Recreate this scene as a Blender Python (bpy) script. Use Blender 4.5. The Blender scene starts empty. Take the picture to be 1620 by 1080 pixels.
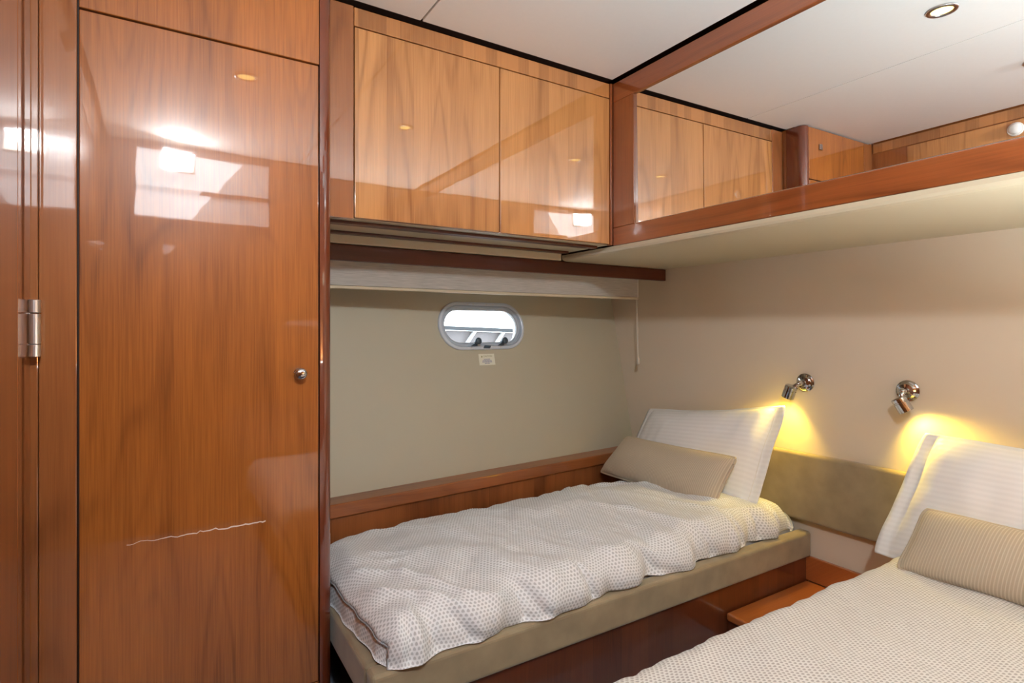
import bpy, bmesh, math, random
from mathutils import Vector, Matrix, noise
random.seed(7)
S = bpy.context.scene
C = S.collection
H = 1.16                      # eye height of the photographer above the cabin floor; heights below are written from eye level
ZF, ZC = -1.16, 1.043         # floor and ceiling from eye level

# ------------------------------------------------------------------ camera
cd = bpy.data.cameras.new('camera'); cam = bpy.data.objects.new('camera', cd); C.objects.link(cam)
cd.sensor_width = 36; cd.lens = 892/1620*36; cd.shift_y = -20/1620; cd.clip_start = .02
cam.location = (0, 0, H); cam.rotation_euler = (math.pi/2, 0, -math.radians(31.9))
S.camera = cam
# ------------------------------------------------------------------ world, exposure
S.view_settings.view_transform = 'Standard'; S.view_settings.look = 'None'
S.view_settings.gamma = 1; S.view_settings.use_curve_mapping = False
S.view_settings.exposure = 0.25
W = bpy.data.worlds.new('sky'); S.world = W; W.use_nodes = True
bg = W.node_tree.nodes['Background']; bg.inputs[0].default_value = (.86, .93, 1, 1); bg.inputs[1].default_value = 6.0

def area(name, loc, target, sx, sy, power, col):
    l = bpy.data.lights.new(name, 'AREA'); l.shape = 'RECTANGLE'; l.size = sx; l.size_y = sy
    l.energy = power; l.color = col
    o = bpy.data.objects.new(name, l); C.objects.link(o)
    o.location = Vector(loc)+Vector((0, 0, H))
    o.rotation_euler = (Vector(target)-Vector(loc)).to_track_quat('-Z', 'Y').to_euler()
    return o
S.cycles.max_bounces = 8; S.cycles.diffuse_bounces = 4; S.cycles.glossy_bounces = 4; S.cycles.transparent_max_bounces = 8
S.cycles.caustics_reflective = False; S.cycles.caustics_refractive = False
# lights added behind the camera: key, glow of an assumed window, ceiling fill
area('added_key_light', (.08, -.325, .945), (1.0, 1.9, .05), .15, .10, 24, (.90, .96, 1))
area('added_window_light', (.22, -.385, .81), (.5, 1.5, .6), .68, .36, 3.2, (.86, .94, 1))
area('added_ceiling_fill_light', (1.35, -.330, -.26), (1.30, -.20, 1.0),   .60, .05, 64, (.85, .965, 1))

# ------------------------------------------------------------------ materials
def newmat(name):
    m = bpy.data.materials.new(name); m.use_nodes = True
    nt = m.node_tree; b = nt.nodes['Principled BSDF']
    return m, nt, b
def N(nt, t, **kw):
    n = nt.nodes.new(t)
    for k, v in kw.items():
        if k.startswith('i_'):
            key = k[2:]; key = int(key) if key.isdigit() else key
            n.inputs[key].default_value = v
        else: setattr(n, k, v)
    return n
def mth(nt, op, a, b=None, c=None):
    n = nt.nodes.new('ShaderNodeMath'); n.operation = op
    for i, v in enumerate((a, b, c)):
        if v is None: continue
        if isinstance(v, (int, float)): n.inputs[i].default_value = v
        else: nt.links.new(v, n.inputs[i])
    return n.outputs[0]
def comb(nt, x, y, z=0.0):
    n = nt.nodes.new('ShaderNodeCombineXYZ')
    for i, v in enumerate((x, y, z)):
        if isinstance(v, (int, float)): n.inputs[i].default_value = v
        else: nt.links.new(v, n.inputs[i])
    return n.outputs[0]
def noi(nt, vec, scale, detail=3, rough=.5, dist=0):
    n = nt.nodes.new('ShaderNodeTexNoise'); n.inputs['Scale'].default_value = scale
    n.inputs['Detail'].default_value = detail; n.inputs['Roughness'].default_value = rough
    n.inputs['Distortion'].default_value = dist
    nt.links.new(vec, n.inputs['Vector']); return n.outputs['Fac']
def mixc(nt, fac, a, b):
    n = nt.nodes.new('ShaderNodeMix'); n.data_type = 'RGBA'
    for sock, v in ((n.inputs[0], fac), (n.inputs[6], a), (n.inputs[7], b)):
        if isinstance(v, (int, float)): sock.default_value = v
        elif isinstance(v, tuple): sock.default_value = (*v, 1) if len(v) == 3 else v
        else: nt.links.new(v, sock)
    return n.outputs[2]
def maprange(nt, v, a, b, c=0.0, d=1.0):
    n = nt.nodes.new('ShaderNodeMapRange'); nt.links.new(v, n.inputs[0])
    for i, q in enumerate((a, b, c, d)): n.inputs[i+1].default_value = q
    return n.outputs[0]
def bump(nt, b, h, strength=.2, dist=.002, sock='Normal'):
    n = nt.nodes.new('ShaderNodeBump'); n.inputs['Strength'].default_value = strength
    n.inputs['Distance'].default_value = dist
    nt.links.new(h, n.inputs['Height']); nt.links.new(n.outputs[0], b.inputs[sock])

def plain(name, col, rough=.5, metal=0, nscale=0, namp=.06, sheen=0, bscale=0, bstr=.1):
    m, nt, b = newmat(name)
    b.inputs['Roughness'].default_value = rough; b.inputs['Metallic'].default_value = metal
    b.inputs['Base Color'].default_value = (*col, 1)
    if sheen: b.inputs['Sheen Weight'].default_value = sheen
    g = nt.nodes.new('ShaderNodeNewGeometry').outputs['Position']
    if nscale:
        f = noi(nt, g, nscale, 4)
        lo = tuple(c*(1-namp) for c in col); hi = tuple(min(1, c*(1+namp)) for c in col)
        nt.links.new(mixc(nt, f, lo, hi), b.inputs['Base Color'])
    if bscale:
        bump(nt, b, noi(nt, g, bscale, 3), bstr, .001)
    return m

def wood(name, light, dark, axis='z', fig=.5, strip=0.0, stript=.0, ringk=9, lows=.35, coat=1.0, fibre=.25, rough=.35, seed=0.0):
    m, nt, b = newmat(name)
    g = nt.nodes.new('ShaderNodeNewGeometry').outputs['Position']
    s = nt.nodes.new('ShaderNodeSeparateXYZ'); nt.links.new(g, s.inputs[0])
    X, Y, Z = s.outputs
    if axis == 'z': L = Z; Cc = mth(nt, 'ADD', X, mth(nt, 'MULTIPLY', Y, .83))
    elif axis == 'x': L = X; Cc = mth(nt, 'ADD', Z, mth(nt, 'MULTIPLY', Y, .83))
    else: L = Y; Cc = mth(nt, 'ADD', Z, mth(nt, 'MULTIPLY', X, .83))
    Cc = mth(nt, 'ADD', Cc, 10.0+seed)
    tone = None; cv = Cc; off = seed
    if strip:
        wob = mth(nt, 'DIVIDE', Cc, strip)
        idx = mth(nt, 'FLOOR', wob)
        wn = nt.nodes.new('ShaderNodeTexWhiteNoise'); wn.noise_dimensions = '1D'
        nt.links.new(mth(nt, 'ADD', idx, 3.3+seed), wn.inputs['W']); tone = wn.outputs['Value']
        cv = mth(nt, 'ADD', mth(nt, 'PINGPONG', Cc, strip), mth(nt, 'MULTIPLY', mth(nt, 'FLOOR', mth(nt, 'DIVIDE', wob, 2)), 1.7))
    v1 = comb(nt, mth(nt, 'MULTIPLY', cv, 4.0), mth(nt, 'MULTIPLY', L, .55), seed)
    n1 = noi(nt, v1, 1.5, 1.0, .4, .1)
    r = mth(nt, 'SINE', mth(nt, 'MULTIPLY', n1, 6.283*ringk))
    v3 = comb(nt, mth(nt, 'MULTIPLY', Cc, 4.), mth(nt, 'MULTIPLY', L, 1.1), seed+4)
    lw = maprange(nt, noi(nt, v3, 1.0, 2, .55), .3, .7)
    ring = mth(nt, 'MULTIPLY', mth(nt, 'POWER', maprange(nt, r, -1, 1), 4.0), lw)
    v2 = comb(nt, mth(nt, 'MULTIPLY', Cc, 260.), mth(nt, 'MULTIPLY', L, 5.), seed)
    fb = noi(nt, v2, 1.0, 2, .6)
    v4 = comb(nt, mth(nt, 'MULTIPLY', Cc, 38.), mth(nt, 'MULTIPLY', L, .7), seed+9)
    md = maprange(nt, noi(nt, v4, 1.0, 2, .5), .3, .7)
    f = mth(nt, 'MULTIPLY', ring, fig)
    f = mth(nt, 'ADD', f, mth(nt, 'MULTIPLY', maprange(nt, fb, .3, .7), fibre))
    f = mth(nt, 'ADD', f, mth(nt, 'MULTIPLY', lw, lows))
    f = mth(nt, 'ADD', f, mth(nt, 'MULTIPLY', md, .20))
    if tone is not None: f = mth(nt, 'ADD', f, mth(nt, 'MULTIPLY', mth(nt, 'SUBTRACT', tone, .5), stript))
    if strip and stript > .2:          # hairline joint between veneer leaves
        jt = mth(nt, 'LESS_THAN', mth(nt, 'FRACT', wob), .012/(strip/.094))
        f = mth(nt, 'ADD', f, mth(nt, 'MULTIPLY', jt, .22))
    f = mth(nt, 'SUBTRACT', f, .16)
    cl = nt.nodes.new('ShaderNodeClamp'); nt.links.new(f, cl.inputs[0])
    nt.links.new(mixc(nt, cl.outputs[0], light, dark), b.inputs['Base Color'])
    b.inputs['Roughness'].default_value = rough
    b.inputs['Specular IOR Level'].default_value = .3
    b.inputs['Coat Weight'].default_value = coat; b.inputs['Coat Roughness'].default_value = .025
    b.inputs['Coat IOR'].default_value = 1.8
    # faint orange-peel of the brushed lacquer
    bump(nt, b, noi(nt, comb(nt, mth(nt, 'MULTIPLY', Cc, 14.), mth(nt, 'MULTIPLY', L, 5.)), 1.0, 2), .05, .003, 'Coat Normal')
    return m

M = {}
M['veneer'] = wood('cherry_veneer', (.62, .285, .090), (.29, .105, .026), 'z', fig=.55, strip=.094, stript=.42, ringk=9, lows=.20, fibre=.34)
M['veneer_rail'] = wood('cherry_veneer_rail', (.54, .23, .07), (.19, .065, .017), 'z', fig=.15, strip=.047, stript=.6, ringk=5, lows=.3)
M['door'] = wood('cherry_door', (.46, .148, .024), (.135, .034, .006), 'z', fig=.36, strip=.276, stript=.06, ringk=13, lows=.40, fibre=.36, seed=2.0)
M['stile'] = wood('cherry_stile', (.38, .132, .036), (.165, .046, .011), 'z', fig=.3, ringk=7, lows=.35, seed=5.0)
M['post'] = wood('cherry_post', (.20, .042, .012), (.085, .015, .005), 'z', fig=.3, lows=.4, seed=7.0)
M['frame_y'] = wood('cherry_frame', (.34, .092, .023), (.14, .033, .008), 'y', fig=.40, ringk=6, lows=.6, seed=1.0)
M['frame_z'] = wood('cherry_frame_upright', (.32, .088, .021), (.13, .030, .007), 'z', fig=.35, ringk=6, lows=.5, seed=3.0)
M['rail_x'] = wood('cherry_rail', (.38, .125, .035), (.14, .036, .01), 'x', fig=.4, ringk=6, lows=.5, coat=.5, seed=4.0)
M['lip'] = wood('dark_cherry_lip', (.10, .022, .008), (.045, .010, .004), 'x', fig=.4, ringk=6, lows=.5, coat=.25, seed=6.0)
M['plinth'] = wood('dark_cherry_plinth', (.15, .036, .010), (.055, .012, .004), 'z', fig=.15, strip=.12, stript=.35, lows=.5, coat=.8, seed=8.0)
M['panel_low'] = wood('cherry_low_panel', (.34, .115, .035), (.13, .036, .01), 'z', fig=.15, strip=.07, stript=.4, lows=.6, coat=.4, seed=9.0)
M['step'] = wood('cherry_step', (.50, .15, .035), (.24, .06, .014), 'x', fig=.3, ringk=5, lows=.5, seed=10.0)
M['dark'] = plain('dark_gap', (.035, .014, .008), .6, nscale=20)
M['ceiling'] = plain('white_headliner', (.84, .84, .825), .75, nscale=60, namp=.015, bscale=400, bstr=.05)
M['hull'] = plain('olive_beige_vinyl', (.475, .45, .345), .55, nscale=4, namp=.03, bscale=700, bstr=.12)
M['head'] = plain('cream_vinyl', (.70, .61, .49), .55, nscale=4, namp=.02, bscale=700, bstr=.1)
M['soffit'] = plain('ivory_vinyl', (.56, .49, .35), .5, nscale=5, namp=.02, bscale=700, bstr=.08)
M['carpet'] = plain('blue_grey_carpet', (.20, .24, .30), .95, nscale=250, namp=.4, bscale=500, bstr=.8)
M['suede'] = plain('taupe_suede', (.31, .245, .15), .85, nscale=11, namp=.42, sheen=.25, bscale=350, bstr=.15)
M['chrome'] = plain('chrome', (.55, .55, .57), .06, 1, nscale=2, namp=.02)
M['satin'] = plain('satin_steel', (.62, .62, .62), .28, 1, nscale=30, namp=.05)
M['portframe'] = plain('anodised_frame', (.60, .67, .76), .35, .1, nscale=12, namp=.05)
M['portgrey'] = plain('frame_channel', (.46, .54, .64), .45, .05, nscale=12, namp=.05)
M['rubber'] = plain('blue_black_plastic', (.05, .08, .11), .4, nscale=15)
M['white'] = plain('white_plastic', (.82, .82, .80), .4, nscale=10, namp=.02)
M['mattress'] = plain('grey_white_ticking', (.55, .56, .57), .9, nscale=40, namp=.05, bscale=200)
M['paper'] = plain('sticker_paper', (.78, .78, .66), .5, nscale=30, namp=.02)
M['ink_blue'] = plain('blue_ink', (.10, .12, .35), .6, nscale=30)
M['ink_olive'] = plain('olive_ink', (.22, .22, .03), .6, nscale=30)
M['clear'] = plain('clear_cord', (.62, .58, .50), .3, nscale=10)
M['pale_line'] = plain('pale_line_finish', (.80, .66, .58), .6, nscale=90, namp=.2)
M['outwhite'] = plain('white_gelcoat', (.60, .60, .60), .3, nscale=3, namp=.02)
M['outgrey'] = plain('weathered_planks', (.13, .115, .115), .8, nscale=8, namp=.2)
M['outdark'] = plain('dock_fender', (.02, .022, .026), .6, nscale=6)

def mirror_mat():
    m, nt, b = newmat('mirror_glass')
    b.inputs['Metallic'].default_value = 1; b.inputs['Roughness'].default_value = 0.0
    b.inputs['Base Color'].default_value = (.93, .935, .93, 1); return m
M['mirror'] = mirror_mat()
def glass_mat():
    m, nt, b = newmat('window_glass')
    out = nt.nodes['Material Output']
    tr = nt.nodes.new('ShaderNodeBsdfTransparent'); tr.inputs[0].default_value = (.93, .96, .97, 1)
    gl = nt.nodes.new('ShaderNodeBsdfGlossy'); gl.inputs['Roughness'].default_value = .02
    fr = nt.nodes.new('ShaderNodeFresnel'); fr.inputs[0].default_value = 1.45
    mx = nt.nodes.new('ShaderNodeMixShader')
    nt.links.new(fr.outputs[0], mx.inputs[0]); nt.links.new(tr.outputs[0], mx.inputs[1]); nt.links.new(gl.outputs[0], mx.inputs[2])
    nt.links.new(mx.outputs[0], out.inputs[0]); return m
M['glass'] = glass_mat()
def emit(name, col, st):
    m, nt, b = newmat(name)
    b.inputs['Base Color'].default_value = (*col, 1)
    b.inputs['Emission Color'].default_value = (*col, 1); b.inputs['Emission Strength'].default_value = st
    return m
M['lens'] = emit('warm_lens', (1, .74, .22), 4.5)
M['bulb'] = emit('yellow_bulb', (1, .80, .30), 12.0)
M['glowpane'] = emit('added_glow_pane', (.95, .97, 1), .8)  # added glow for the assumed window behind the camera

def uvnode(nt):
    n = nt.nodes.new('ShaderNodeUVMap'); n.uv_map = 'UVMap'
    s = nt.nodes.new('ShaderNodeSeparateXYZ'); nt.links.new(n.outputs[0], s.inputs[0])
    return n.outputs[0], s.outputs[0], s.outputs[1]
def dots_mat(name, base, dot, pu, pv):
    m, nt, b = newmat(name); uv, U, V = uvnode(nt)
    wob = noi(nt, uv, 30, 2)
    u = mth(nt, 'DIVIDE', U, pu); v = mth(nt, 'DIVIDE', V, pv)
    row = mth(nt, 'FLOOR', v)
    u2 = mth(nt, 'ADD', u, mth(nt, 'MULTIPLY', mth(nt, 'MODULO', mth(nt, 'ADD', row, 1000), 2), .5))
    du = mth(nt, 'SUBTRACT', mth(nt, 'FRACT', mth(nt, 'ADD', u2, 500)), .5)
    dv = mth(nt, 'SUBTRACT', mth(nt, 'FRACT', mth(nt, 'ADD', v, 500)), .5)
    dv2 = mth(nt, 'ADD', mth(nt, 'MULTIPLY', dv, .85), mth(nt, 'MULTIPLY', mth(nt, 'MULTIPLY', du, du), 1.1))
    d = mth(nt, 'SQRT', mth(nt, 'ADD', mth(nt, 'MULTIPLY', du, du), mth(nt, 'MULTIPLY', dv2, dv2)))
    f = maprange(nt, mth(nt, 'ADD', d, mth(nt, 'MULTIPLY', mth(nt, 'SUBTRACT', wob, .5), .12)), .24, .37, 1, 0)
    weave = noi(nt, uv, 900, 2)
    nt.links.new(mixc(nt, f, base, dot), b.inputs['Base Color'])
    b.inputs['Roughness'].default_value = .75; b.inputs['Sheen Weight'].default_value = .15
    bump(nt, b, mth(nt, 'ADD', mth(nt, 'MULTIPLY', f, -.6), mth(nt, 'MULTIPLY', weave, .5)), .25, .001)
    return m
M['duvet'] = dots_mat('dotted_duvet_cotton', (.85, .875, .90), (.52, .54, .56), .0122, .0100)
M['duvet2'] = dots_mat('dotted_duvet_cream', (.80, .79, .76), (.46, .44, .41), .0122, .0080)
def stripe_mat(name, c1, c2, pitch, duty, rough=.6, soft=.12, along='u', bstr=.2, sheen=.1):
    m, nt, b = newmat(name); uv, U, V = uvnode(nt)
    t = mth(nt, 'FRACT', mth(nt, 'ADD', mth(nt, 'DIVIDE', U if along == 'u' else V, pitch), 100))
    d = mth(nt, 'ABSOLUTE', mth(nt, 'SUBTRACT', t, .5))
    f = maprange(nt, d, duty/2-soft/2, duty/2+soft/2, 1, 0)
    nt.links.new(mixc(nt, f, c1, c2), b.inputs['Base Color'])
    b.inputs['Roughness'].default_value = rough; b.inputs['Sheen Weight'].default_value = sheen
    rg = maprange(nt, f, 0, 1, rough, max(.35, rough-.2)); nt.links.new(rg, b.inputs['Roughness'])
    bump(nt, b, mth(nt, 'ADD', f, mth(nt, 'MULTIPLY', noi(nt, uv, 700, 2), .4)), bstr, .001)
    return m
M['linen'] = stripe_mat('white_sateen_stripe', (.86, .87, .88), (.90, .91, .92), .018, .5, .65, .3, 'v', .04)
M['bolster'] = stripe_mat('beige_pinstripe', (.50, .42, .31), (.66, .58, .45), .0080, .28, .75, .2, 'u', .3)
M['piping'] = plain('beige_piping', (.52, .44, .33), .75, nscale=200, namp=.1)
M['seam'] = plain('grey_seam', (.36, .38, .40), .8, nscale=60, namp=.1)
M['hem'] = plain('white_cotton_hem', (.82, .81, .77), .8, nscale=60, namp=.03)
def blind_mat():
    m, nt, b = newmat('streaked_blind_fabric')
    g = nt.nodes.new('ShaderNodeNewGeometry').outputs['Position']
    s = nt.nodes.new('ShaderNodeSeparateXYZ'); nt.links.new(g, s.inputs[0])
    f = noi(nt, comb(nt, mth(nt, 'MULTIPLY', s.outputs[0], 12.), mth(nt, 'MULTIPLY', s.outputs[2], 420.)), 1.0, 3, .6)
    nt.links.new(mixc(nt, maprange(nt, f, .3, .7), (.34, .325, .29), (.52, .50, .46)), b.inputs['Base Color'])
    b.inputs['Roughness'].default_value = .8; return m
M['blind'] = blind_mat()

# ------------------------------------------------------------------ mesh helpers (all coordinates in cabin metres, z from eye level)
ROOT = {}
def mk(name, vf, mat, parent=None, bevel=0, seg=2, smooth=False, uv=None, weld=False, origin=None):
    v, f = vf[0], vf[1]
    if parent is not None: o0 = ROOT[parent.name]
    elif origin is not None: o0 = Vector(origin)
    else:
        xs = [p[0] for p in v]; ys = [p[1] for p in v]; zs = [p[2] for p in v]
        o0 = Vector(((min(xs)+max(xs))/2, (min(ys)+max(ys))/2, min(zs)))
    me = bpy.data.meshes.new(name)
    me.from_pydata([tuple(Vector(p)-o0) for p in v], [], f)
    if uv:
        l = me.uv_layers.new(name='UVMap')
        for lp in me.loops: l.data[lp.index].uv = uv[lp.vertex_index]
    bm = bmesh.new(); bm.from_mesh(me)
    if weld: bmesh.ops.remove_doubles(bm, verts=bm.verts, dist=1e-5)
    bmesh.ops.recalc_face_normals(bm, faces=bm.faces)
    if bevel:
        es = [e for e in bm.edges if len(e.link_faces) == 2 and e.calc_face_angle(0) > .6]
        bmesh.ops.bevel(bm, geom=es, offset=bevel, segments=seg, profile=.5, affect='EDGES', clamp_overlap=True)
    bm.to_mesh(me); bm.free()
    if smooth:
        for p in me.polygons: p.use_smooth = True
    elif bevel:
        for p in me.polygons: p.use_smooth = False
    me.materials.append(M[mat] if isinstance(mat, str) else mat)
    o = bpy.data.objects.new(name, me); C.objects.link(o)
    if parent is not None:
        o.parent = parent
    else:
        o.location = o0+Vector((0, 0, H))
    ROOT[o.name] = o0
    return o
def thing(name, loc, label, cat, group=None):
    o = bpy.data.objects.new(name, None); C.objects.link(o); o.empty_display_size = .05
    o.location = Vector(loc)+Vector((0, 0, H)); ROOT[o.name] = Vector(loc)
    tag(o, label, cat, group); return o
def tag(o, label, cat, group=None):
    o['label'] = label; o['category'] = cat
    if group: o['group'] = group
    return o
def struct(o, label=None):
    o['kind'] = 'structure'
    if label: o['label'] = label
    return o
def sthing(name, loc, label=None):
    o = bpy.data.objects.new(name, None); C.objects.link(o); o.empty_display_size = .05
    o.location = Vector(loc)+Vector((0, 0, H)); ROOT[o.name] = Vector(loc)
    return struct(o, label)
def lab(o, t): o['label'] = t; return o

def box(x0, x1, y0, y1, z0, z1):
    v = [(x, y, z) for z in (z0, z1) for y in (y0, y1) for x in (x0, x1)]
    return v, [(0, 2, 3, 1), (4, 5, 7, 6), (0, 1, 5, 4), (2, 6, 7, 3), (0, 4, 6, 2), (1, 3, 7, 5)]
def join(*parts):
    V, F = [], []
    for v, f in parts:
        n = len(V); V += list(v); F += [tuple(i+n for i in q) for q in f]
    return V, F
def prism(poly, z0, z1):          # poly in x,y
    n = len(poly)
    v = [(x, y, z0) for x, y in poly]+[(x, y, z1) for x, y in poly]
    f = [(i, (i+1) % n, (i+1) % n+n, i+n) for i in range(n)]+[tuple(range(n))[::-1], tuple(range(n, 2*n))]
    return v, f
def extr(poly, a, b):             # 3d polygon swept from offset a to offset b
    n = len(poly); a = Vector(a); b = Vector(b)
    v = [tuple(Vector(p)+a) for p in poly]+[tuple(Vector(p)+b) for p in poly]
    f = [(i, (i+1) % n, (i+1) % n+n, i+n) for i in range(n)]+[tuple(range(n))[::-1], tuple(range(n, 2*n))]
    return v, f
def basis(d):
    d = Vector(d).normalized(); u = Vector((0, 0, 1)) if abs(d.z) < .9 else Vector((1, 0, 0))
    a = d.cross(u).normalized(); return d, a, d.cross(a).normalized()
def lathe(prof, org, axis, n=24, cap=True):
    d, a, b = basis(axis); org = Vector(org); V, F = [], []
    for r, h in prof:
        for k in range(n):
            t = 2*math.pi*k/n; V.append(tuple(org+d*h+(a*math.cos(t)+b*math.sin(t))*r))
    for i in range(len(prof)-1):
        for k in range(n):
            F.append((i*n+k, i*n+(k+1) % n, (i+1)*n+(k+1) % n, (i+1)*n+k))
    if cap: F += [tuple(range(n))[::-1], tuple(range((len(prof)-1)*n, len(prof)*n))]
    return V, F
def tube(path, r, n=8, closed=False):
    P = [Vector(p) for p in path]; V, F = [], []; m = len(P)
    for i, p in enumerate(P):
        if closed: t = P[(i+1) % m]-P[i-1]
        else: t = P[min(i+1, m-1)]-P[max(i-1, 0)]
        d, a, b = basis(t)
        for k in range(n):
            w = 2*math.pi*k/n; V.append(tuple(p+(a*math.cos(w)+b*math.sin(w))*r))
    for i in range(m if closed else m-1):
        j = (i+1) % m
        for k in range(n):
            F.append((i*n+k, i*n+(k+1) % n, j*n+(k+1) % n, j*n+k))
    if not closed: F += [tuple(range(n))[::-1], tuple(range((m-1)*n, m*n))]
    return V, F
def sphere(c, r, n=16, m=10):
    pr = [(max(1e-5, r*math.sin(math.pi*i/m)), -r*math.cos(math.pi*i/m)) for i in range(m+1)]
    return lathe(pr, c, (0, 0, 1), n)
def sm(a, b, x):
    t = min(1, max(0, (x-a)/(b-a))); return t*t*(3-2*t)

XL, XM, XH, YW, YC, YB = -.266, 1.62, 2.326, 1.68, 1.80, -.40
def hullY(X, Z): return 2.26+.0827*(X-.573)+.225*(Z+.665)

# ------------------------------------------------------------------ the shell
struct(mk('floor', box(XL-.1, XH+.1, YB-.1, 2.7, ZF-.05, ZF), 'carpet'))
ceil = struct(mk('ceiling', box(XL-.1, XH+.1, YB-.1, 2.75, ZC+.016, ZC+.06), 'dark'))
mk('ceiling_panel', box(XL+.02, .7475, YB+.02, YC-.013, ZC, ZC+.015), 'ceiling', ceil, .004, 2)
mk('ceiling_panel', box(.7525, XM-.012, YB+.02, YC-.013, ZC, ZC+.015), 'ceiling', ceil, .004, 2)
struct(mk('wall_right', box(XH, XH+.06, YB-.1, 2.8, ZF, ZC+.05), 'head'))
struct(mk('baseboard_right', box(XH-.016, XH, .2, 1.37, -1.058, -.956), 'step', bevel=.003))
# hull side with the oval port cut through it
PC = Vector((1.370, 0, .014)); PC.y = hullY(PC.x, PC.z)
E1 = Vector((1, .0827, 0)).normalized(); E2 = Vector((0, .225, 1)); E2 = (E2-E1*E2.dot(E1)).normalized()
EN = E1.cross(E2).normalized()
if EN.y > 0: EN = -EN                       # points into the cabin
def stad(r, hl, h=0., n=14):
    out = []
    for k in range(n+1):
        t = -math.pi/2+math.pi*k/n; out.append(PC+E1*(hl+r*math.cos(t))+E2*(r*math.sin(t))+EN*h)
    for k in range(n+1):
        t = math.pi/2+math.pi*k/n; out.append(PC+E1*(-hl+r*math.cos(t))+E2*(r*math.sin(t))+EN*h)
    return out
def hull_wall():
    me = bpy.data.meshes.new('wall_far'); bm = bmesh.new()
    zs = (ZF, ZC+.05); o0 = Vector((1.1, 2.3, ZF))
    cor = [Vector((x, hullY(x, z), z)) for x, z in ((-.4, zs[0]), (2.45, zs[0]), (2.45, zs[1]), (-.4, zs[1]))]
    ov = [bm.verts.new(p-o0) for p in cor]; iv = [bm.verts.new(p-o0) for p in stad(.112, .135)]
    es = [bm.edges.new((l[i], l[(i+1) % len(l)])) for l in (ov, iv) for i in range(len(l))]
    bmesh.ops.triangle_fill(bm, edges=es, use_beauty=True)
    # reveal of the cut
    iw = [bm.verts.new(p-o0) for p in stad(.112, .135, -.07)]
    for i in range(len(iv)): bm.faces.new((iv[i], iv[(i+1) % len(iv)], iw[(i+1) % len(iv)], iw[i]))
    ow = [bm.verts.new(p-o0-EN*.07) for p in cor]
    es = [bm.edges.new((ow[i], ow[(i+1) % 4])) for i in range(4)]+[bm.edges.get((iw[i], iw[(i+1) % len(iw)])) for i in range(len(iw))]
    bmesh.ops.triangle_fill(bm, edges=es, use_beauty=True)
    bmesh.ops.recalc_face_normals(bm, faces=bm.faces)
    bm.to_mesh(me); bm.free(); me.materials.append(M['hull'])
    o = bpy.data.objects.new('wall_far', me); C.objects.link(o); o.location = o0+Vector((0, 0, H)); ROOT[o.name] = o0
    return struct(o)
hull_wall()
# wall with the entry door (left, hard by the camera) and wall behind the camera
wl = struct(mk('wall_left', box(XL-.06, XL, YB-.1, 1.70, ZF, ZC+.05), 'stile'))
mk('top_trim', box(XL, XL+.008, YB, YW-.004, .985, ZC-.004), 'veneer_rail', wl, .002)
mk('wall_panel', box(XL, XL+.005, YB+.1, 1.50, .878, .981), 'veneer', wl, .002)
mk('corner_trim', box(XL, XL+.012, 1.545, YW-.002, ZF, .878), 'stile', wl, .003)
mk('corner_fillet', box(XL, -.241, YW+.004, YW+.03, ZF, ZC), 'stile', wl, .002)
dr = sthing('door_1', (XL, 1.15, ZF))
mk('door_leaf', box(XL, XL+.014, .74, 1.532, ZF+.02, .868), 'stile', dr, .004)
hg = mk('hinge', lathe([(.010, -.064), (.0125, -.062), (.0125, -.036), (.010, -.035)], (XL+.022, 1.655, 0), (0, 0, 1), 20), 'satin', dr, smooth=False)
for a, b in ((-.0345, .0345), (.036, .066)):
    mk('hinge_knuckle', lathe([(.010, a), (.0125, a+.001), (.0125, b-.001), (.010, b)], (XL+.022, 1.655, 0), (0, 0, 1), 20), 'satin', hg)
mk('hinge_leaf', box(XL+.010, XL+.016, 1.648, 1.676, -.060, .062), 'satin', hg, .001)
wb = struct(mk('wall_back', box(XL-.1, XH+.1, YB-.06, YB, ZF, ZC+.05), 'stile'))
mk('top_rail', box(.60, XM, YB, YB+.02, .955, ZC-.01), 'frame_z', wb, .003)
w2 = sthing('added_window', (.22, YB, .6))  # assumed window, its glowing pane added to light the cabin
mk('frame', join(box(-.145, .585, YB, YB+.018, 1.0, 1.03), box(-.145, .585, YB, YB+.018, .60, .625), box(-.145, -.12, YB, YB+.018, .625, 1.0), box(.56, .585, YB, YB+.018, .625, 1.0)), 'frame_z', w2)
mk('glazing_bar', box(-.12, .56, YB+.006, YB+.016, .775, .80), 'frame_z', w2)
mk('pane', box(-.12, .56, YB+.001, YB+.006, .625, 1.0), 'glowpane', w2)

# ------------------------------------------------------------------ wardrobe
t = thing('wardrobe', (.1, YW, ZF), 'tall glossy cherry wardrobe with one full-height door left of the bed', 'wardrobe')
mk('carcass', box(XL+.005, .388, YW+.022, 2.30, ZF+.09, ZC-.005), 'dark', t)
mk('toe_kick', box(XL+.005, .38, YW+.06, 2.25, ZF, ZF+.09), 'plinth', t)
mk('stile', box(-.2395, -.1695, YW, YW+.022, ZF+.06, ZC-.008), 'stile', t, .002)
d = mk('door', box(-.1655, .3865, YW, YW+.021, -1.017, .7595), 'door', t, .0022)
mk('header_panel', box(-.1655, .3885, YW, YW+.021, .7645, ZC-.008), 'door', t, .002)
mk('bottom_rail', box(-.1655, .3885, YW+.003, YW+.021, ZF+.06, -1.021), 'stile', t, .002)
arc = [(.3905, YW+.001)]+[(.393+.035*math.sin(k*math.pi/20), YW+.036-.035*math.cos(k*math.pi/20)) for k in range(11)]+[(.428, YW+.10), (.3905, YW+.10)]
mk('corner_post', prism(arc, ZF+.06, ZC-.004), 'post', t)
mk('side_panel', box(.402, .4275, YW+.101, 2.45, ZF, ZC-.004), 'stile', t)
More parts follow.
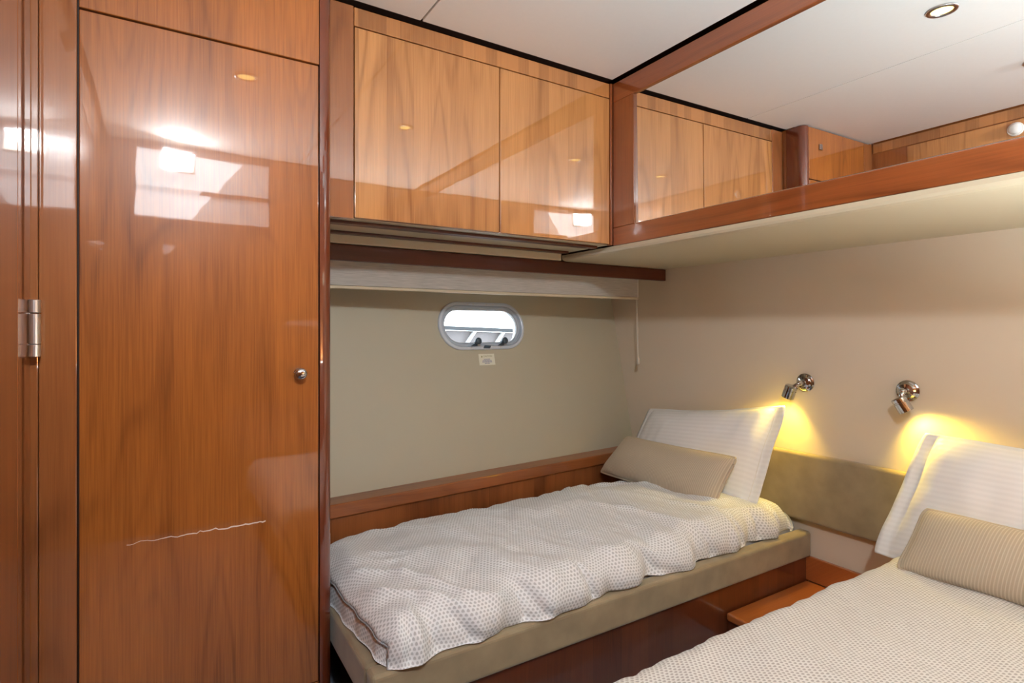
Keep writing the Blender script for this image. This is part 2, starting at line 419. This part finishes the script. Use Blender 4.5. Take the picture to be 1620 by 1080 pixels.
kb = mk('knob', lathe([(.0145, 0), (.0155, .002), (.0155, .005), (.008, .007), (.0075, .016), (.014, .019), (.0165, .024), (.0160, .030), (.011, .034), (.004, .0355), (.0001, .0358)], (.333, YW, -.126), (0, -1, 0), 28), 'chrome', d, smooth=True)
lab(kb, 'round chrome door knob')
sc = []  # thin pale wavy line across the door
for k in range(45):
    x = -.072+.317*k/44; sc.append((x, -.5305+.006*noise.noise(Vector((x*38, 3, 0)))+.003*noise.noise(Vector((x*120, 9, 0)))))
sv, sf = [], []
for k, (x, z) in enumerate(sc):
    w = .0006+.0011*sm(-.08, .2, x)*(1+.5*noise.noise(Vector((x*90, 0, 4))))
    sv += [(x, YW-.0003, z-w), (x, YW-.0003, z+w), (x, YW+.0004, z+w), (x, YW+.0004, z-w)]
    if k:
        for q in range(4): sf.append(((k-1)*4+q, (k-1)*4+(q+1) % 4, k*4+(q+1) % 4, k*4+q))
lab(mk('pale_line', (sv, sf), 'pale_line', d), 'long pale wavy line across the lacquer')
mk('catch', box(.272, .298, YW-.009, YW, .925, .957), 'chrome', t, .003)

# ------------------------------------------------------------------ overhead cabinet above the far bed
t = thing('overhead_cabinet', (1.03, YC, .353), 'glossy light cherry overhead cabinet with two plain doors above the portlight', 'cabinet')
mk('carcass', box(.43, XM, YC+.022, 2.45, .372, ZC-.012), 'dark', t)
mk('stile', box(.43, .5235, YC-.001, YC+.021, .353, ZC-.010), 'stile', t, .002)
mk('top_rail', box(.5255, 1.603, YC, YC+.021, .971, ZC-.012), 'veneer_rail', t, .002)
mk('door', box(.5265, 1.0645, YC-.001, YC+.021, .357, .967), 'veneer', t, .0022)
mk('door', box(1.0685, 1.603, YC-.001, YC+.021, .357, .967), 'veneer', t, .0022)
mk('corner_stile', box(1.606, XM-.001, YC-.004, YC+.021, .353, ZC-.010), 'frame_z', t, .002)
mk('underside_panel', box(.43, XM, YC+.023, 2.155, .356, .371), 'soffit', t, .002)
mk('underside_batten', box(.46, XM-.03, YC+.06, YC+.10, .346, .356), 'lip', t, .002)
mk('underside_batten', box(.46, XM-.03, 2.06, 2.09, .346, .356), 'lip', t, .002)
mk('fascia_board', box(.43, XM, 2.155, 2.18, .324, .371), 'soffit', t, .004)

# ------------------------------------------------------------------ mirrored overhead locker along the head wall
t = thing('mirrored_locker', (1.97, .9, .323), 'long overhead locker with cherry-framed mirror front above the pillows', 'locker')
mk('body', box(XM+.03, XH, YB, 2.45, .350, ZC-.012), 'dark', t)
mk('top_rail', box(XM, XM+.024, YB, YC-.004, .952, 1.033), 'frame_y', t, .003)
mk('bottom_rail', box(XM, XM+.024, YB, YC-.004, .3500, .4255), 'frame_y', t, .003)
mk('stile', box(XM, XM+.0235, 1.674, YC-.005, .4255, .952), 'frame_z', t, .002)
th = .0085
mv, mf = box(XM+.012, XM+.020, YB+.01, 1.680, .424, .953)
mv = [(x-(z-.69)*th, y, z) for x, y, z in mv]
lab(mk('mirror', (mv, mf), 'mirror', t), 'clear mirror panel')
mk('mirror_edge', box(XM+.006, XM+.0125, YB+.01, 1.674, .4255, .4280), 'satin', t)
up = [(XM+.002, YB, .349), (XM+.002, YB, .336), (XM+.006, YB, .328), (XM+.016, YB, .3235), (XM+.03, YB, .322), (XH, YB, .322), (XH, YB, .349)]
lab(mk('underside_panel', extr(up, (0, 0, 0), (0, 2.155-YB, 0)), 'soffit', t), 'padded ivory vinyl underside')

# ------------------------------------------------------------------ shelf and roller blind over the port
t = thing('wooden_shelf', (1.4, 2.16, .262), 'dark cherry shelf with deep front lip below the overhead cabinet', 'shelf')
mk('front_lip', box(.429, XH-.001, 2.156, 2.182, .260, .3215), 'lip', t, .003)
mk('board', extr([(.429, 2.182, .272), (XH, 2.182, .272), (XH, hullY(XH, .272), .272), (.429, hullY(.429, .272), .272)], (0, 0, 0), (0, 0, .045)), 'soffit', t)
t = thing('roller_blind', (1.3, 2.24, .16), 'pale streaked roller blind rolled up under the dark shelf', 'blind')
mk('valance', box(.43, 2.195, 2.236, 2.246, .1715, .2715), 'blind', t, .001)
mk('roller', lathe([(.024, 0), (.024, 1.74)], (.44, 2.275, .238), (1, 0, 0), 20), 'blind', t, smooth=False)
mk('bottom_bar', box(.43, 2.197, 2.231, 2.250, .158, .1705), 'soffit', t, .003)
mk('end_bracket', box(2.196, 2.199, 2.236, 2.30, .160, .2715), 'white', t)
cp = [(2.203, 2.262, .262), (2.212, 2.262, .05), (2.222, 2.262, -.16)]
cord = mk('pull_cord', join(tube(cp, .0014, 6), tube([(2.215, 2.268, .262), (2.226, 2.268, .05), (2.230, 2.268, -.16)], .0014, 6)), 'clear', t)
mk('cord_weight', lathe([(.004, 0), (.0075, .003), (.0085, .012), (.007, .030), (.0045, .038)], (2.227, 2.265, -.196), (0, 0, 1), 14), 'clear', cord, smooth=True)

# ------------------------------------------------------------------ port light
w1 = sthing('window_1', tuple(PC+EN*.0))
def loft(profile, hl=.135, n=14):
    V, F = [], []; m = 2*(n+1)
    for r, h in profile: V += [tuple(p) for p in stad(r, hl, h, n)]
    for i in range(len(profile)-1):
        for k in range(m): F.append((i*m+k, i*m+(k+1) % m, (i+1)*m+(k+1) % m, (i+1)*m+k))
    return V, F
fr = mk('frame', loft([(.113, -.07), (.113, 0), (.121, 0), (.121, .006), (.118, .010), (.108, .012), (.104, .009), (.104, -.07), (.113, -.07)]), 'portframe', w1, smooth=False)
sa = mk('sash', loft([(.103, -.020), (.103, .004), (.100, .006), (.094, .006), (.092, .001), (.086, -.001), (.084, -.004), (.084, -.022), (.103, -.022)]), 'portgrey', w1)
mk('rubber_seal', loft([(.0845, -.008), (.0835, -.006), (.0815, -.007), (.0815, -.020), (.0845, -.020)]), 'outwhite', sa)
pv = [tuple(p) for p in stad(.0835, .135, -.012)]; pw = [tuple(p) for p in stad(.0835, .135, -.018)]
mk('pane', (pv+pw, [tuple(range(30)), tuple(range(30, 60))[::-1]]+[(i, (i+1) % 30, (i+1) % 30+30, i+30) for i in range(30)]), 'glass', w1)
for dx in (-.060, .100):
    c = PC+E1*dx+E2*(-.0905)+EN*.012
    kn = mk('dog_knob', lathe([(.006, -.008), (.006, .010), (.014, .012), (.0165, .018), (.0165, .028), (.012, .032), (.0001, .033)], c+E2*.008, EN, 18), 'rubber', w1, smooth=True)
    mk('dog_arm', extr([c-E1*.030-E2*.012, c+E1*.004-E2*.012, c+E1*.008+E2*.004, c-E1*.004+E2*.006], EN*-.004, EN*.004), 'rubber', kn)
c = PC+E1*.002+E2*(-.108)+EN*.011
mk('latch', extr([c-E1*.022-E2*.006, c+E1*.014-E2*.008, c+E1*.022+E2*.004, c-E1*.012+E2*.007], EN*-.002, EN*.007), 'rubber', w1)
for dx in (-.08, -.05, .03, .07):
    c = PC+E1*dx+E2*.109+EN*.010
    mk('screw', lathe([(.004, 0), (.0035, .002), (.0001, .0025)], c, EN, 10), 'satin', fr)
for dx in (-.09, .085):
    c = PC+E1*dx+E2*-.111+EN*.010
    mk('screw', lathe([(.004, 0), (.0035, .002), (.0001, .0025)], c, EN, 10), 'satin', fr)

# caution sticker below the port
def text(body, size, c, mat, parent, ax=E1, ay=E2, an=EN, lift=.0008):
    cu = bpy.data.curves.new('lettering', 'FONT'); cu.body = body; cu.size = size; cu.align_x = 'CENTER'; cu.align_y = 'CENTER'
    ob = bpy.data.objects.new('tmp', cu); C.objects.link(ob)
    dg = bpy.context.evaluated_depsgraph_get(); me0 = bpy.data.meshes.new_from_object(ob.evaluated_get(dg))
    v = [tuple(c+ax*p.co.x+ay*p.co.y+an*lift) for p in me0.vertices]; f = [tuple(p.vertices) for p in me0.polygons]
    bpy.data.objects.remove(ob); bpy.data.meshes.remove(me0); bpy.data.curves.remove(cu)
    return mk('lettering', (v, f), mat, parent)
KC = PC+E1*.0+E2*(-.170); KC = Vector((KC.x, hullY(KC.x, KC.z), KC.z))
t = thing('caution_sticker', tuple(KC-E2*.028), 'small white caution sticker with printed lines just under the portlight', 'sticker')
mk('label_paper', extr([KC-E1*.047-E2*.028, KC+E1*.047-E2*.028, KC+E1*.047+E2*.028, KC-E1*.047+E2*.028], EN*.0001, EN*.0006), 'paper', t)
tri = KC-E1*.029+E2*.0155
mk('warning_triangle', extr([tri-E1*.005-E2*.004, tri+E1*.005-E2*.004, tri+E2*.0045], EN*.0006, EN*.0009), 'ink_olive', t)
text('CAUTION', .0115, KC+E1*.007+E2*.016, 'ink_olive', t)
for q, (w, dy) in enumerate(((.036, .001), (.052, -.006), (.058, -.0125), (.030, -.0195))):
    # print too small to read in the photograph: rows of short word-like dashes
    x = -w/2; parts = []
    while x < w/2-.003:
        l = random.uniform(.004, .009); l = min(l, w/2-x)
        p = KC+E2*dy+E1*x
        parts.append(extr([p-E2*.0016, p+E1*l-E2*.0016, p+E1*l+E2*.0016, p+E2*.0016], EN*.0006, EN*.0009)); x += l+.0018
    mk('print_line', join(*parts), 'ink_blue', t)

# what the port looks onto: a jetty
t = thing('jetty', (2.6, 6.4, -.96), 'grey plank jetty with white struts seen through the portlight', 'jetty')
mk('edge_beam', extr([(1.0, 6.0, .10), (6.0, 6.0, -.08), (6.0, 6.0, -.125), (1.0, 6.0, .055)], (0, 0, 0), (0, .12, 0)), 'outdark', t)
for k in range(5):
    z = .02-k*.16
    mk('plank', extr([(1.0, 6.06, z+.03), (6.0, 6.06, z-.15), (6.0, 6.06, z-.30), (1.0, 6.06, z-.12)], (0, 0, 0), (0, .06, 0)), 'outgrey', t, .004)
for k in range(12):
    x = 2.0+k*.40; zt = .05-(x-1)*.036
    mk('strut', extr([(x, 5.97, zt), (x+.022, 5.97, zt), (x-.20, 5.97, zt-.30), (x-.222, 5.97, zt-.30)], (0, 0, 0), (0, .08, 0)), 'outwhite', t, .004)
mk('float', box(1.0, 6.0, 5.8, 6.6, -1.0, -.85), 'outgrey', t)

# ------------------------------------------------------------------ berth side rail under the hull lining
t = thing('berth_rail', (1.4, 2.2, -1.0), 'long cherry rail and panel between the far bed and the hull wall', 'rail')
def skew(x0, x1, d0, d1, z0, z1):   # box that follows the hull line (distance d from hull at rail height)
    def yy(x, d): return hullY(x, -.665)-d
    v = [(x0, yy(x0, d1), z0), (x1, yy(x1, d1), z0), (x0, yy(x0, d0), z0), (x1, yy(x1, d0), z0),
         (x0, yy(x0, d1), z1), (x1, yy(x1, d1), z1), (x0, yy(x0, d0), z1), (x1, yy(x1, d0), z1)]
    return v, [(0, 2, 3, 1), (4, 5, 7, 6), (0, 1, 5, 4), (2, 6, 7, 3), (0, 4, 6, 2), (1, 3, 7, 5)]
mk('cap', skew(.43, XH, -.02, .098, -.718, -.664), 'rail_x', t, .006, 3)
mk('panel', skew(.43, XH, .02, .086, -1.0, -.7185), 'panel_low', t)

# ------------------------------------------------------------------ beds
def bed(label, x0, x1, y0, y1, front, loc, group='padded berths'):
    """y0 = aisle side; front=+1 when the aisle lies at lower y"""
    t = thing('single_bed', loc, label, 'bed', group)
    s = front
    def bx(xa, xb, ya, yb, za, zb): return box(xa, xb, min(ya, yb), max(ya, yb), za, zb)
    mk('side_rim', bx(x0, x1, y0, y0+s*.055, -.957, -.850), 'suede', t, .014, 4)
    mk('foot_rim', bx(x0, x0+.055, y0+s*.056, y1, -.957, -.852), 'suede', t, .014, 4)
    mk('side_plinth', bx(x0+.10, x1, y0+s*.018, y0+s*.04, ZF, -.956), 'plinth', t)
    mk('foot_plinth', bx(x0+.10, x0+.12, y0+s*.041, y1, ZF, -.956), 'plinth', t)
    mk('slat_base', bx(x0+.056, x1, y0+s*.056, y1, -.955, -.925), 'plinth', t)
    mk('mattress', bx(x0+.066, x1-.004, y0+s*.064, y1-s*.004, -.924, -.815), 'mattress', t, .03, 4)
    return t
bed('taupe padded single bed along the hull wall under the portlight', .436, XH-.003, 1.346, 2.125, 1, (1.38, 1.75, ZF))
bed('taupe padded single bed in the foreground under the cream dotted duvet', .44, XH-.003, .965, -.33, -1, (1.38, .32, ZF))

def wrap1(s, half, r, top):
    """fold a strip over an edge: returns position along, drop"""
    a = abs(s); sg = 1 if s >= 0 else -1
    if a <= half-r: return s, 0.
    th = (a-(half-r))/r
    if th < math.pi/2: return sg*(half-r+r*math.sin(th)), r*(1-math.cos(th))
    return sg*half, r+(a-(half-r)-r*math.pi/2)
def fbm(x, y, z, o=3):
    v = 0; a = 1.
    for k in range(o):
        v += a*noise.noise(Vector((x, y, z))); x *= 2.05; y *= 2.05; a *= .5
    return v
def duvet(name, label, mat, cx, cy, lx, ly, r, drops, ztop, zmin, wr, group, seed, nx=250, ny=150, foot_fold=True, skewy=0., sy=1):
    """drops = hang on foot(-x), head(+x), aisle, wall side;  sy=+1 when the aisle is at low y"""
    hx, hy = lx/2, ly/2
    arc = r*(math.pi/2-1)
    p0, p1 = -(hx+arc+drops[0]), hx+arc+drops[1]
    q0, q1 = -(hy+arc+drops[2]), hy+arc+drops[3]
    V, UV, Fc = [], [], []
    def pos(p, q):
        x, dx = wrap1(p, hx, r, 0); y, dy = wrap1(q, hy, r, 0)
        drop = max(dx, dy)+.25*min(dx, dy)
        # pull in hanging corners so the cloth rounds them
        cxn = max(0, abs(p)-(hx-r*1.6)); cyn = max(0, abs(q)-(hy-r*1.6))
        k = min(cxn, cyn)*(.16 if p < 0 else .07); x -= math.copysign(k, p); y -= math.copysign(k, q)
        # soft crown and long diagonal creases
        crown = .022*(1-(p/hx)**2 if abs(p) < hx else 0)*(1-(q/hy)**2 if abs(q) < hy else 0)
        wx, wy = p+.15*fbm(p*2, q*2, seed, 2), q+.15*fbm(p*2+9, q*2, seed, 2)
        di = (wx*.75+wy*.66); dj = (-wx*.66+wy*.75)
        cre = noise.noise(Vector((di*7.5, dj*1.9, seed+1)))
        cre2 = noise.noise(Vector((wx*13, wy*6, seed+5)))
        ridge = (1-abs(cre)*2)
        h = crown+wr*(.009*max(0, ridge)**2+.007*cre2+.0028*noise.noise(Vector((p*30, q*24, seed)))+.012*fbm(p*2.2, q*2.2, seed+3, 2))
        # puckers along hanging edges
        e1 = sm(hy-.20, hy+.06, -q); e0 = sm(hx-.16, hx+.05, -p)
        pk = fbm(p*7.5, q*1.6+seed, 7.7+seed, 2); pk2 = noise.noise(Vector((p*21, q*5, seed+2)))
        out1 = wr*e1*(.022*pk+.008*pk2)
        dent = max(0, 1-abs(noise.noise(Vector((p*5.2+q*1.5, q*1.2, seed+21))))*4.5)**2*sm(.2, .9, e1)*(1-sm(.07, .11, -q-hy+.02))
        out1 -= wr*.016*dent
        tuck = max(0, dy-r*1.0)*.25 if q < 0 else 0
        out1 -= tuck
        out0 = wr*e0*(.016*fbm(q*6, p*1.5, seed+11, 2))+(max(0, dx-r*.5)*.10 if p < 0 else 0)
        if foot_fold:                       # piped seam that runs round the foot end
            c = hx-r+r*1.25
            sgm = -p-c
            out0 += e0*(.012*sm(-.05, -.006, sgm)*(1-sm(-.006, .004, sgm)))
        X = cx+x-out0*(1 if p < 0 else 0); 
        yl = y-out1
        z = ztop-drop+h*(1-min(1, drop/(r*1.3)))+wr*.006*e1*pk2
        z = max(z, zmin+.004*noise.noise(Vector((p*9, q*9, seed))))
        back = .028*sm(hy*.2, hy, q)
        return (X, cy+sy*yl+skewy*(x), z-back)
    for i in range(nx+1):
        p = p0+(p1-p0)*i/nx
        for j in range(ny+1):
            q = q0+(q1-q0)*j/ny
            V.append(pos(p, q)); UV.append((p+seed, q))
    for i in range(nx):
        for j in range(ny):
            a = i*(ny+1)+j; Fc.append((a, a+1, a+ny+2, a+ny+1))
    o = mk(name, (V, Fc), mat, smooth=True, uv=UV)
    tag(o, label, 'duvet', group)
    if foot_fold:
        c = hx-r+r*1.25
        sp = [Vector(pos(-c+.001, q0+(q1-q0)*j/80))+Vector((-.002, 0, -.001)) for j in range(2, 79)]
        mk('foot_seam', tube(sp, .0026, 6), 'seam', o, smooth=True)
    # white hem along the head end
    ha, hb = [], []
    N2 = 90
    for j in range(N2+1):
        q = q0+(q1-q0)*j/N2
        for k, pp in enumerate((p1-.030, p1-.015, p1, p1+.001)):
            X, Y, Z = pos(pp, q); ha.append((X+(.004 if k < 3 else -.004), Y-sy*(.006 if q < 0 else 0), Z+(.005 if k < 3 else -.003)))
    for j in range(N2):
        for k in range(3): hb.append((j*4+k, j*4+k+1, j*4+k+5, j*4+k+4))
    mk('white_hem', (ha, hb), 'hem', o, smooth=True)
    return o
duvet('duvet', 'white duvet with small grey dots, rumpled, on the bed under the portlight', 'duvet',
      (.455+2.267)/2, (1.358+2.15)/2, 1.812, .792, .085, (.060, .0, .050, -.03), -.735, -.846, 1.4, 'dotted duvets', 1.3, skewy=.03)
duvet('duvet', 'cream duvet with small taupe dots, smooth, on the foreground bed', 'duvet2',
      (.42+2.235)/2, .31, 1.815, 1.25, .07, (.06, .0, .06, .03), -.742, -.90, .45, 'dotted duvets', 5.1, nx=240, ny=170, sy=-1, foot_fold=False)

# ------------------------------------------------------------------ pillows
def pillow(name, label, cat, mat, cor, tf, tb, flange, group, seed, piping=False, sag=0., n=56, wr=1., pinch=.012):
    BL, TL, TR, BR = [Vector(c) for c in cor]          # seen from the foot of the bed
    w = (TR-TL).length; h = (TL-BL).length
    nrm = (TR-TL).cross(BL-TL).normalized()
    if nrm.x > 0: nrm = -nrm
    upv = ((TL-BL)+(TR-BR)).normalized()
    ctr = (BL+TL+TR+BR)/4; round_c = .03 if flange else .03
    def P(a, b, side):
        # a,b in 0..1 ; flange lies flat round a filled core
        q = BL.lerp(BR, a).lerp(TL.lerp(TR, a), b)
        ia = (a-flange/w)/(1-2*flange/w); fv = flange*.25; ib = (b-fv/h)/(1-2*fv/h)
        core = 0
        if 0 < ia < 1 and 0 < ib < 1:
            ka = 1-abs(2*ia-1)**2.6; kb = 1-abs(2*ib-1)**2.2
            core = (max(0, ka)*max(0, kb))**.45
        q = q-upv*sag*math.sin(math.pi*a)*b
        # edges bow in between the corners
        q = q+(BR-BL).normalized()*pinch*math.sin(math.pi*b)*(1-2*a)*.6+upv*pinch*math.sin(math.pi*a)*(1-2*b)*.5
        rc = (abs(2*a-1)*abs(2*b-1))**7*round_c
        q = q+(ctr-q)*rc
        x, y = a*w, b*h
        wrk = wr*(.006*fbm(x*6, y*6, seed, 3)+.0035*noise.noise(Vector((x*26, y*7, seed))))
        edge = 1-core
        fl = wr*.006*edge*noise.noise(Vector((x*11, y*11, seed+4))) if flange else wr*.002*noise.noise(Vector((x*9, y*9, seed)))
        if side > 0: return q+nrm*(core*tf+wrk*min(1, core*2)+fl+.0015)
        return q-nrm*(core*tb-fl+.0015)
    V, UV, F = [], [], []
    for side in (1, -1):
        off = len(V)
        for i in range(n+1):
            for j in range(n+1):
                V.append(tuple(P(i/n, j/n, side))); UV.append((i/n*w, j/n*h))
        for i in range(n):
            for j in range(n):
                a = off+i*(n+1)+j; F.append((a, a+1, a+n+2, a+n+1) if side > 0 else (a, a+n+1, a+n+2, a+1))
    off = (n+1)*(n+1)
    per = [(i, 0) for i in range(n)]+[(n, j) for j in range(n)]+[(i, n) for i in range(n, 0, -1)]+[(0, j) for j in range(n, 0, -1)]
    ids = [i*(n+1)+j for i, j in per]
    for k in range(len(ids)):
        a, b = ids[k], ids[(k+1) % len(ids)]; F.append((a, b, b+off, a+off))
    o = mk(name, (V, F), mat, smooth=True, uv=UV); tag(o, label, cat, group)
    if flange:                                  # stitched line of the flange
        pts = []
        m = 60
        fa, fb = flange/w, flange*.25/h
        for k in range(4*m):
            s = k//m; u = (k % m)/m
            a, b = [(fa+(1-2*fa)*u, fb), (1-fa, fb+(1-2*fb)*u), (1-fa-(1-2*fa)*u, 1-fb), (fa, 1-fb-(1-2*fb)*u)][s]
            pts.append(P(a, b, 1)+nrm*.0008)
        mk('flange_seam', tube(pts, .0016, 5, True), 'hem', o, smooth=True)
    if piping:
        pts = [(P(i/n, j/n, 1)+P(i/n, j/n, -1))/2 for i, j in per]
        mk('piping', tube(pts, .0058, 8, True), 'piping', o, smooth=True)
    return o
pillow('pillow', 'white striped pillow leaning on the head wall of the bed under the portlight', 'pillow', 'linen',
       ((2.085, 2.255, -.770), (2.255, 2.215, -.430), (2.240, 1.400, -.318), (2.115, 1.470, -.778)), .095, .035, .045, 'white pillows', 2.2, sag=.015)
pillow('pillow', 'white striped pillow on the foreground bed, cut by the picture edge', 'pillow', 'linen',
       ((2.075, .998, -.772), (2.235, .905, -.352), (2.235, .10, -.34), (2.11, .16, -.765)), .085, .035, .05, 'white pillows', 6.4, sag=.015)
pillow('bolster_cushion', 'beige pinstriped oblong cushion with piping on the bed under the portlight', 'cushion', 'bolster',
       ((1.930, 2.240, -.742), (2.035, 2.150, -.553), (2.035, 1.494, -.536), (1.945, 1.545, -.748)), .066, .04, 0, 'oblong cushions', 3.3, piping=True, wr=.7, pinch=.012)
pillow('bolster_cushion', 'beige pinstriped oblong cushion with piping on the foreground bed', 'cushion', 'bolster',
       ((1.925, .852, -.738), (2.025, .815, -.560), (2.025, .13, -.55), (1.93, .14, -.738)), .066, .04, 0, 'oblong cushions', 8.1, piping=True, wr=.6, pinch=.012)

# ------------------------------------------------------------------ headboard strip, step between the beds
hb = mk('headboard', box(XH-.042, XH-.001, -.35, 1.99, -.806, -.522), 'suede', bevel=.012, seg=4)
tag(hb, 'long taupe suede headboard panel fixed low on the cream wall', 'headboard')
t = thing('wooden_step', (2.05, 1.16, ZF), 'low polished cherry step in the gap between the beds', 'step')
tp = [(1.786, .97), (1.786, 1.338)]+[(1.786+.02, 1.362), (XH-.017, 1.362), (XH-.017, .97)]
mk('tread', prism([(1.786, .968), (XH-.017, .968), (XH-.017, 1.363), (1.786, 1.363)], -1.087, -1.056), 'step', t, .010, 4)
mk('riser', box(1.80, 1.818, .968, 1.362, ZF, -1.0865), 'plinth', t)

# ------------------------------------------------------------------ lamps
def reading_lamp(label, y, z, hd, jp):
    """hd = direction the spot shines, jp = joint position at the end of the arm"""
    c = Vector((XH, y, z))
    t = thing('reading_lamp', tuple(c), label, 'lamp', 'chrome reading lamps')
    g = 1.22
    mk('wall_plate', lathe([(r*1.15, h*.8) for r, h in [(.0325, 0), (.0335, .003), (.0335, .008), (.030, .011), (.030, .014), (.0265, .016), (.0265, .021), (.022, .026), (.012, .030), (.0001, .031)]], c, (-1, 0, 0), 32), 'chrome', t, smooth=False)
    k = c+Vector((-.044, 0, 0)); jp = Vector(jp); hd = Vector(hd).normalized()
    mk('swivel', join(sphere(k, .0120), lathe([(.010, 0), (.010, .02)], c+Vector((-.024, 0, 0)), (-1, 0, 0), 16)), 'chrome', t, smooth=True)
    arm = (jp-k)
    mk('arm', join(lathe([(.0095, 0), (.0105, .004), (.0095, .008), (.0095, arm.length-.004)], k, arm, 18), sphere(jp, .0125)), 'chrome', t, smooth=True)
    hp = jp-hd*.018
    head = mk('lamp_head', lathe([(r*g, h*g) for r, h in [(.0001, -.001), (.017, 0), (.0205, .003), (.0205, .012), (.0192, .013), (.0192, .016), (.0205, .017), (.0205, .044), (.0185, .0445), (.0180, .034), (.0001, .033)]], hp, hd, 28, cap=False), 'chrome', t)
    lz = mk('bulb', lathe([(r*g, h*g) for r, h in [(.0165, .0345), (.0150, .037), (.0001, .038)]], hp, hd, 20, cap=False), 'bulb', head)
    l = bpy.data.lights.new('reading_lamp_light', 'SPOT'); l.energy = 6; l.color = (1, .68, .08); l.spot_size = math.radians(125); l.spot_blend = .8; l.shadow_soft_size = .014
    lo = bpy.data.objects.new('reading_lamp_light', l); C.objects.link(lo)
    lo.location = hp+hd*.057+Vector((0, 0, H)); lo.rotation_euler = hd.to_track_quat('-Z', 'Y').to_euler()
    return t
reading_lamp('chrome reading lamp tilted left, above the pillow nearer the portlight', 1.374, -.228, (.02, .34, -.90), (2.252, 1.398, -.256))
reading_lamp('chrome reading lamp tilted right, above the foreground pillow', .987, -.227, (.16, -.46, -.85), (2.256, .982, -.264))

def downlight(x, y, label):
    t = thing('ceiling_downlight', (x, y, ZC), label, 'light', 'ceiling downlights')
    mk('trim_ring', lathe([(.033, -.0005), (.044, -.0005), (.045, -.003), (.043, -.006), (.034, -.007), (.030, -.003), (.030, -.0005)], (x, y, ZC), (0, 0, 1), 36, cap=False), 'satin', t, smooth=True)
    mk('lens', lathe([(.030, -.002), (.020, -.0035), (.0001, -.004)], (x, y, ZC), (0, 0, 1), 32, cap=False), 'lens', t, smooth=True)
downlight(.30, .80, 'recessed round downlight seen in the mirror near its right edge')
downlight(1.07, .83, 'recessed round downlight seen larger and higher in the mirror')

t = thing('added_key_lamp', (.08, YB, .885), 'added rectangular light box high behind the camera, key light of the cabin', 'lamp')  # made-up fitting, added as key light for the bright source overhead
mk('housing', box(-.005, .165, YB+.019, YB+.05, .885, 1.005), 'white', t, .008, 3)
mk('diffuser', box(.005, .155, YB+.05, YB+.06, .895, .995), emit('added_key_glow', (1, .95, .88), 20.), t, .003)

sd = thing('smoke_detector', (XL+.006, 1.03, .93), 'small round white detector on the wood wall, seen in the mirror', 'detector')
mk('base', lathe([(.032, 0), (.033, .004), (.031, .012)], (XL+.005, 1.03, .935), (1, 0, 0), 28), 'white', sd)
mk('cover', lathe([(.026, .012), (.025, .022), (.016, .028), (.0001, .029)], (XL+.005, 1.03, .935), (1, 0, 0), 28, cap=False), 'white', sd, smooth=True)

t = thing('added_ceiling_fill', (1.35, YB, -.36), 'made-up uplight trough behind the camera, added to brighten the ceiling', 'lamp')  # made-up fitting, added to throw fill light onto the ceiling
mk('trough', extr([(1.03, YB, -.36), (1.03, YB+.03, -.36), (1.03, YB+.145, -.30), (1.03, YB+.155, -.218), (1.03, YB+.142, -.218), (1.03, YB+.132, -.285), (1.03, YB+.03, -.34), (1.03, YB+.01, -.34), (1.03, YB+.01, -.218), (1.03, YB, -.218)], (0, 0, 0), (.64, 0, 0)), 'white', t)
mk('end_cap', box(1.022, 1.030, YB, YB+.155, -.36, -.218), 'white', t)
mk('end_cap', box(1.670, 1.678, YB, YB+.155, -.36, -.218), 'white', t)
mk('fill_tube', lathe([(.012, 0), (.012, .58)], (1.06, YB+.07, -.29), (1, 0, 0), 16), 'lens', t)
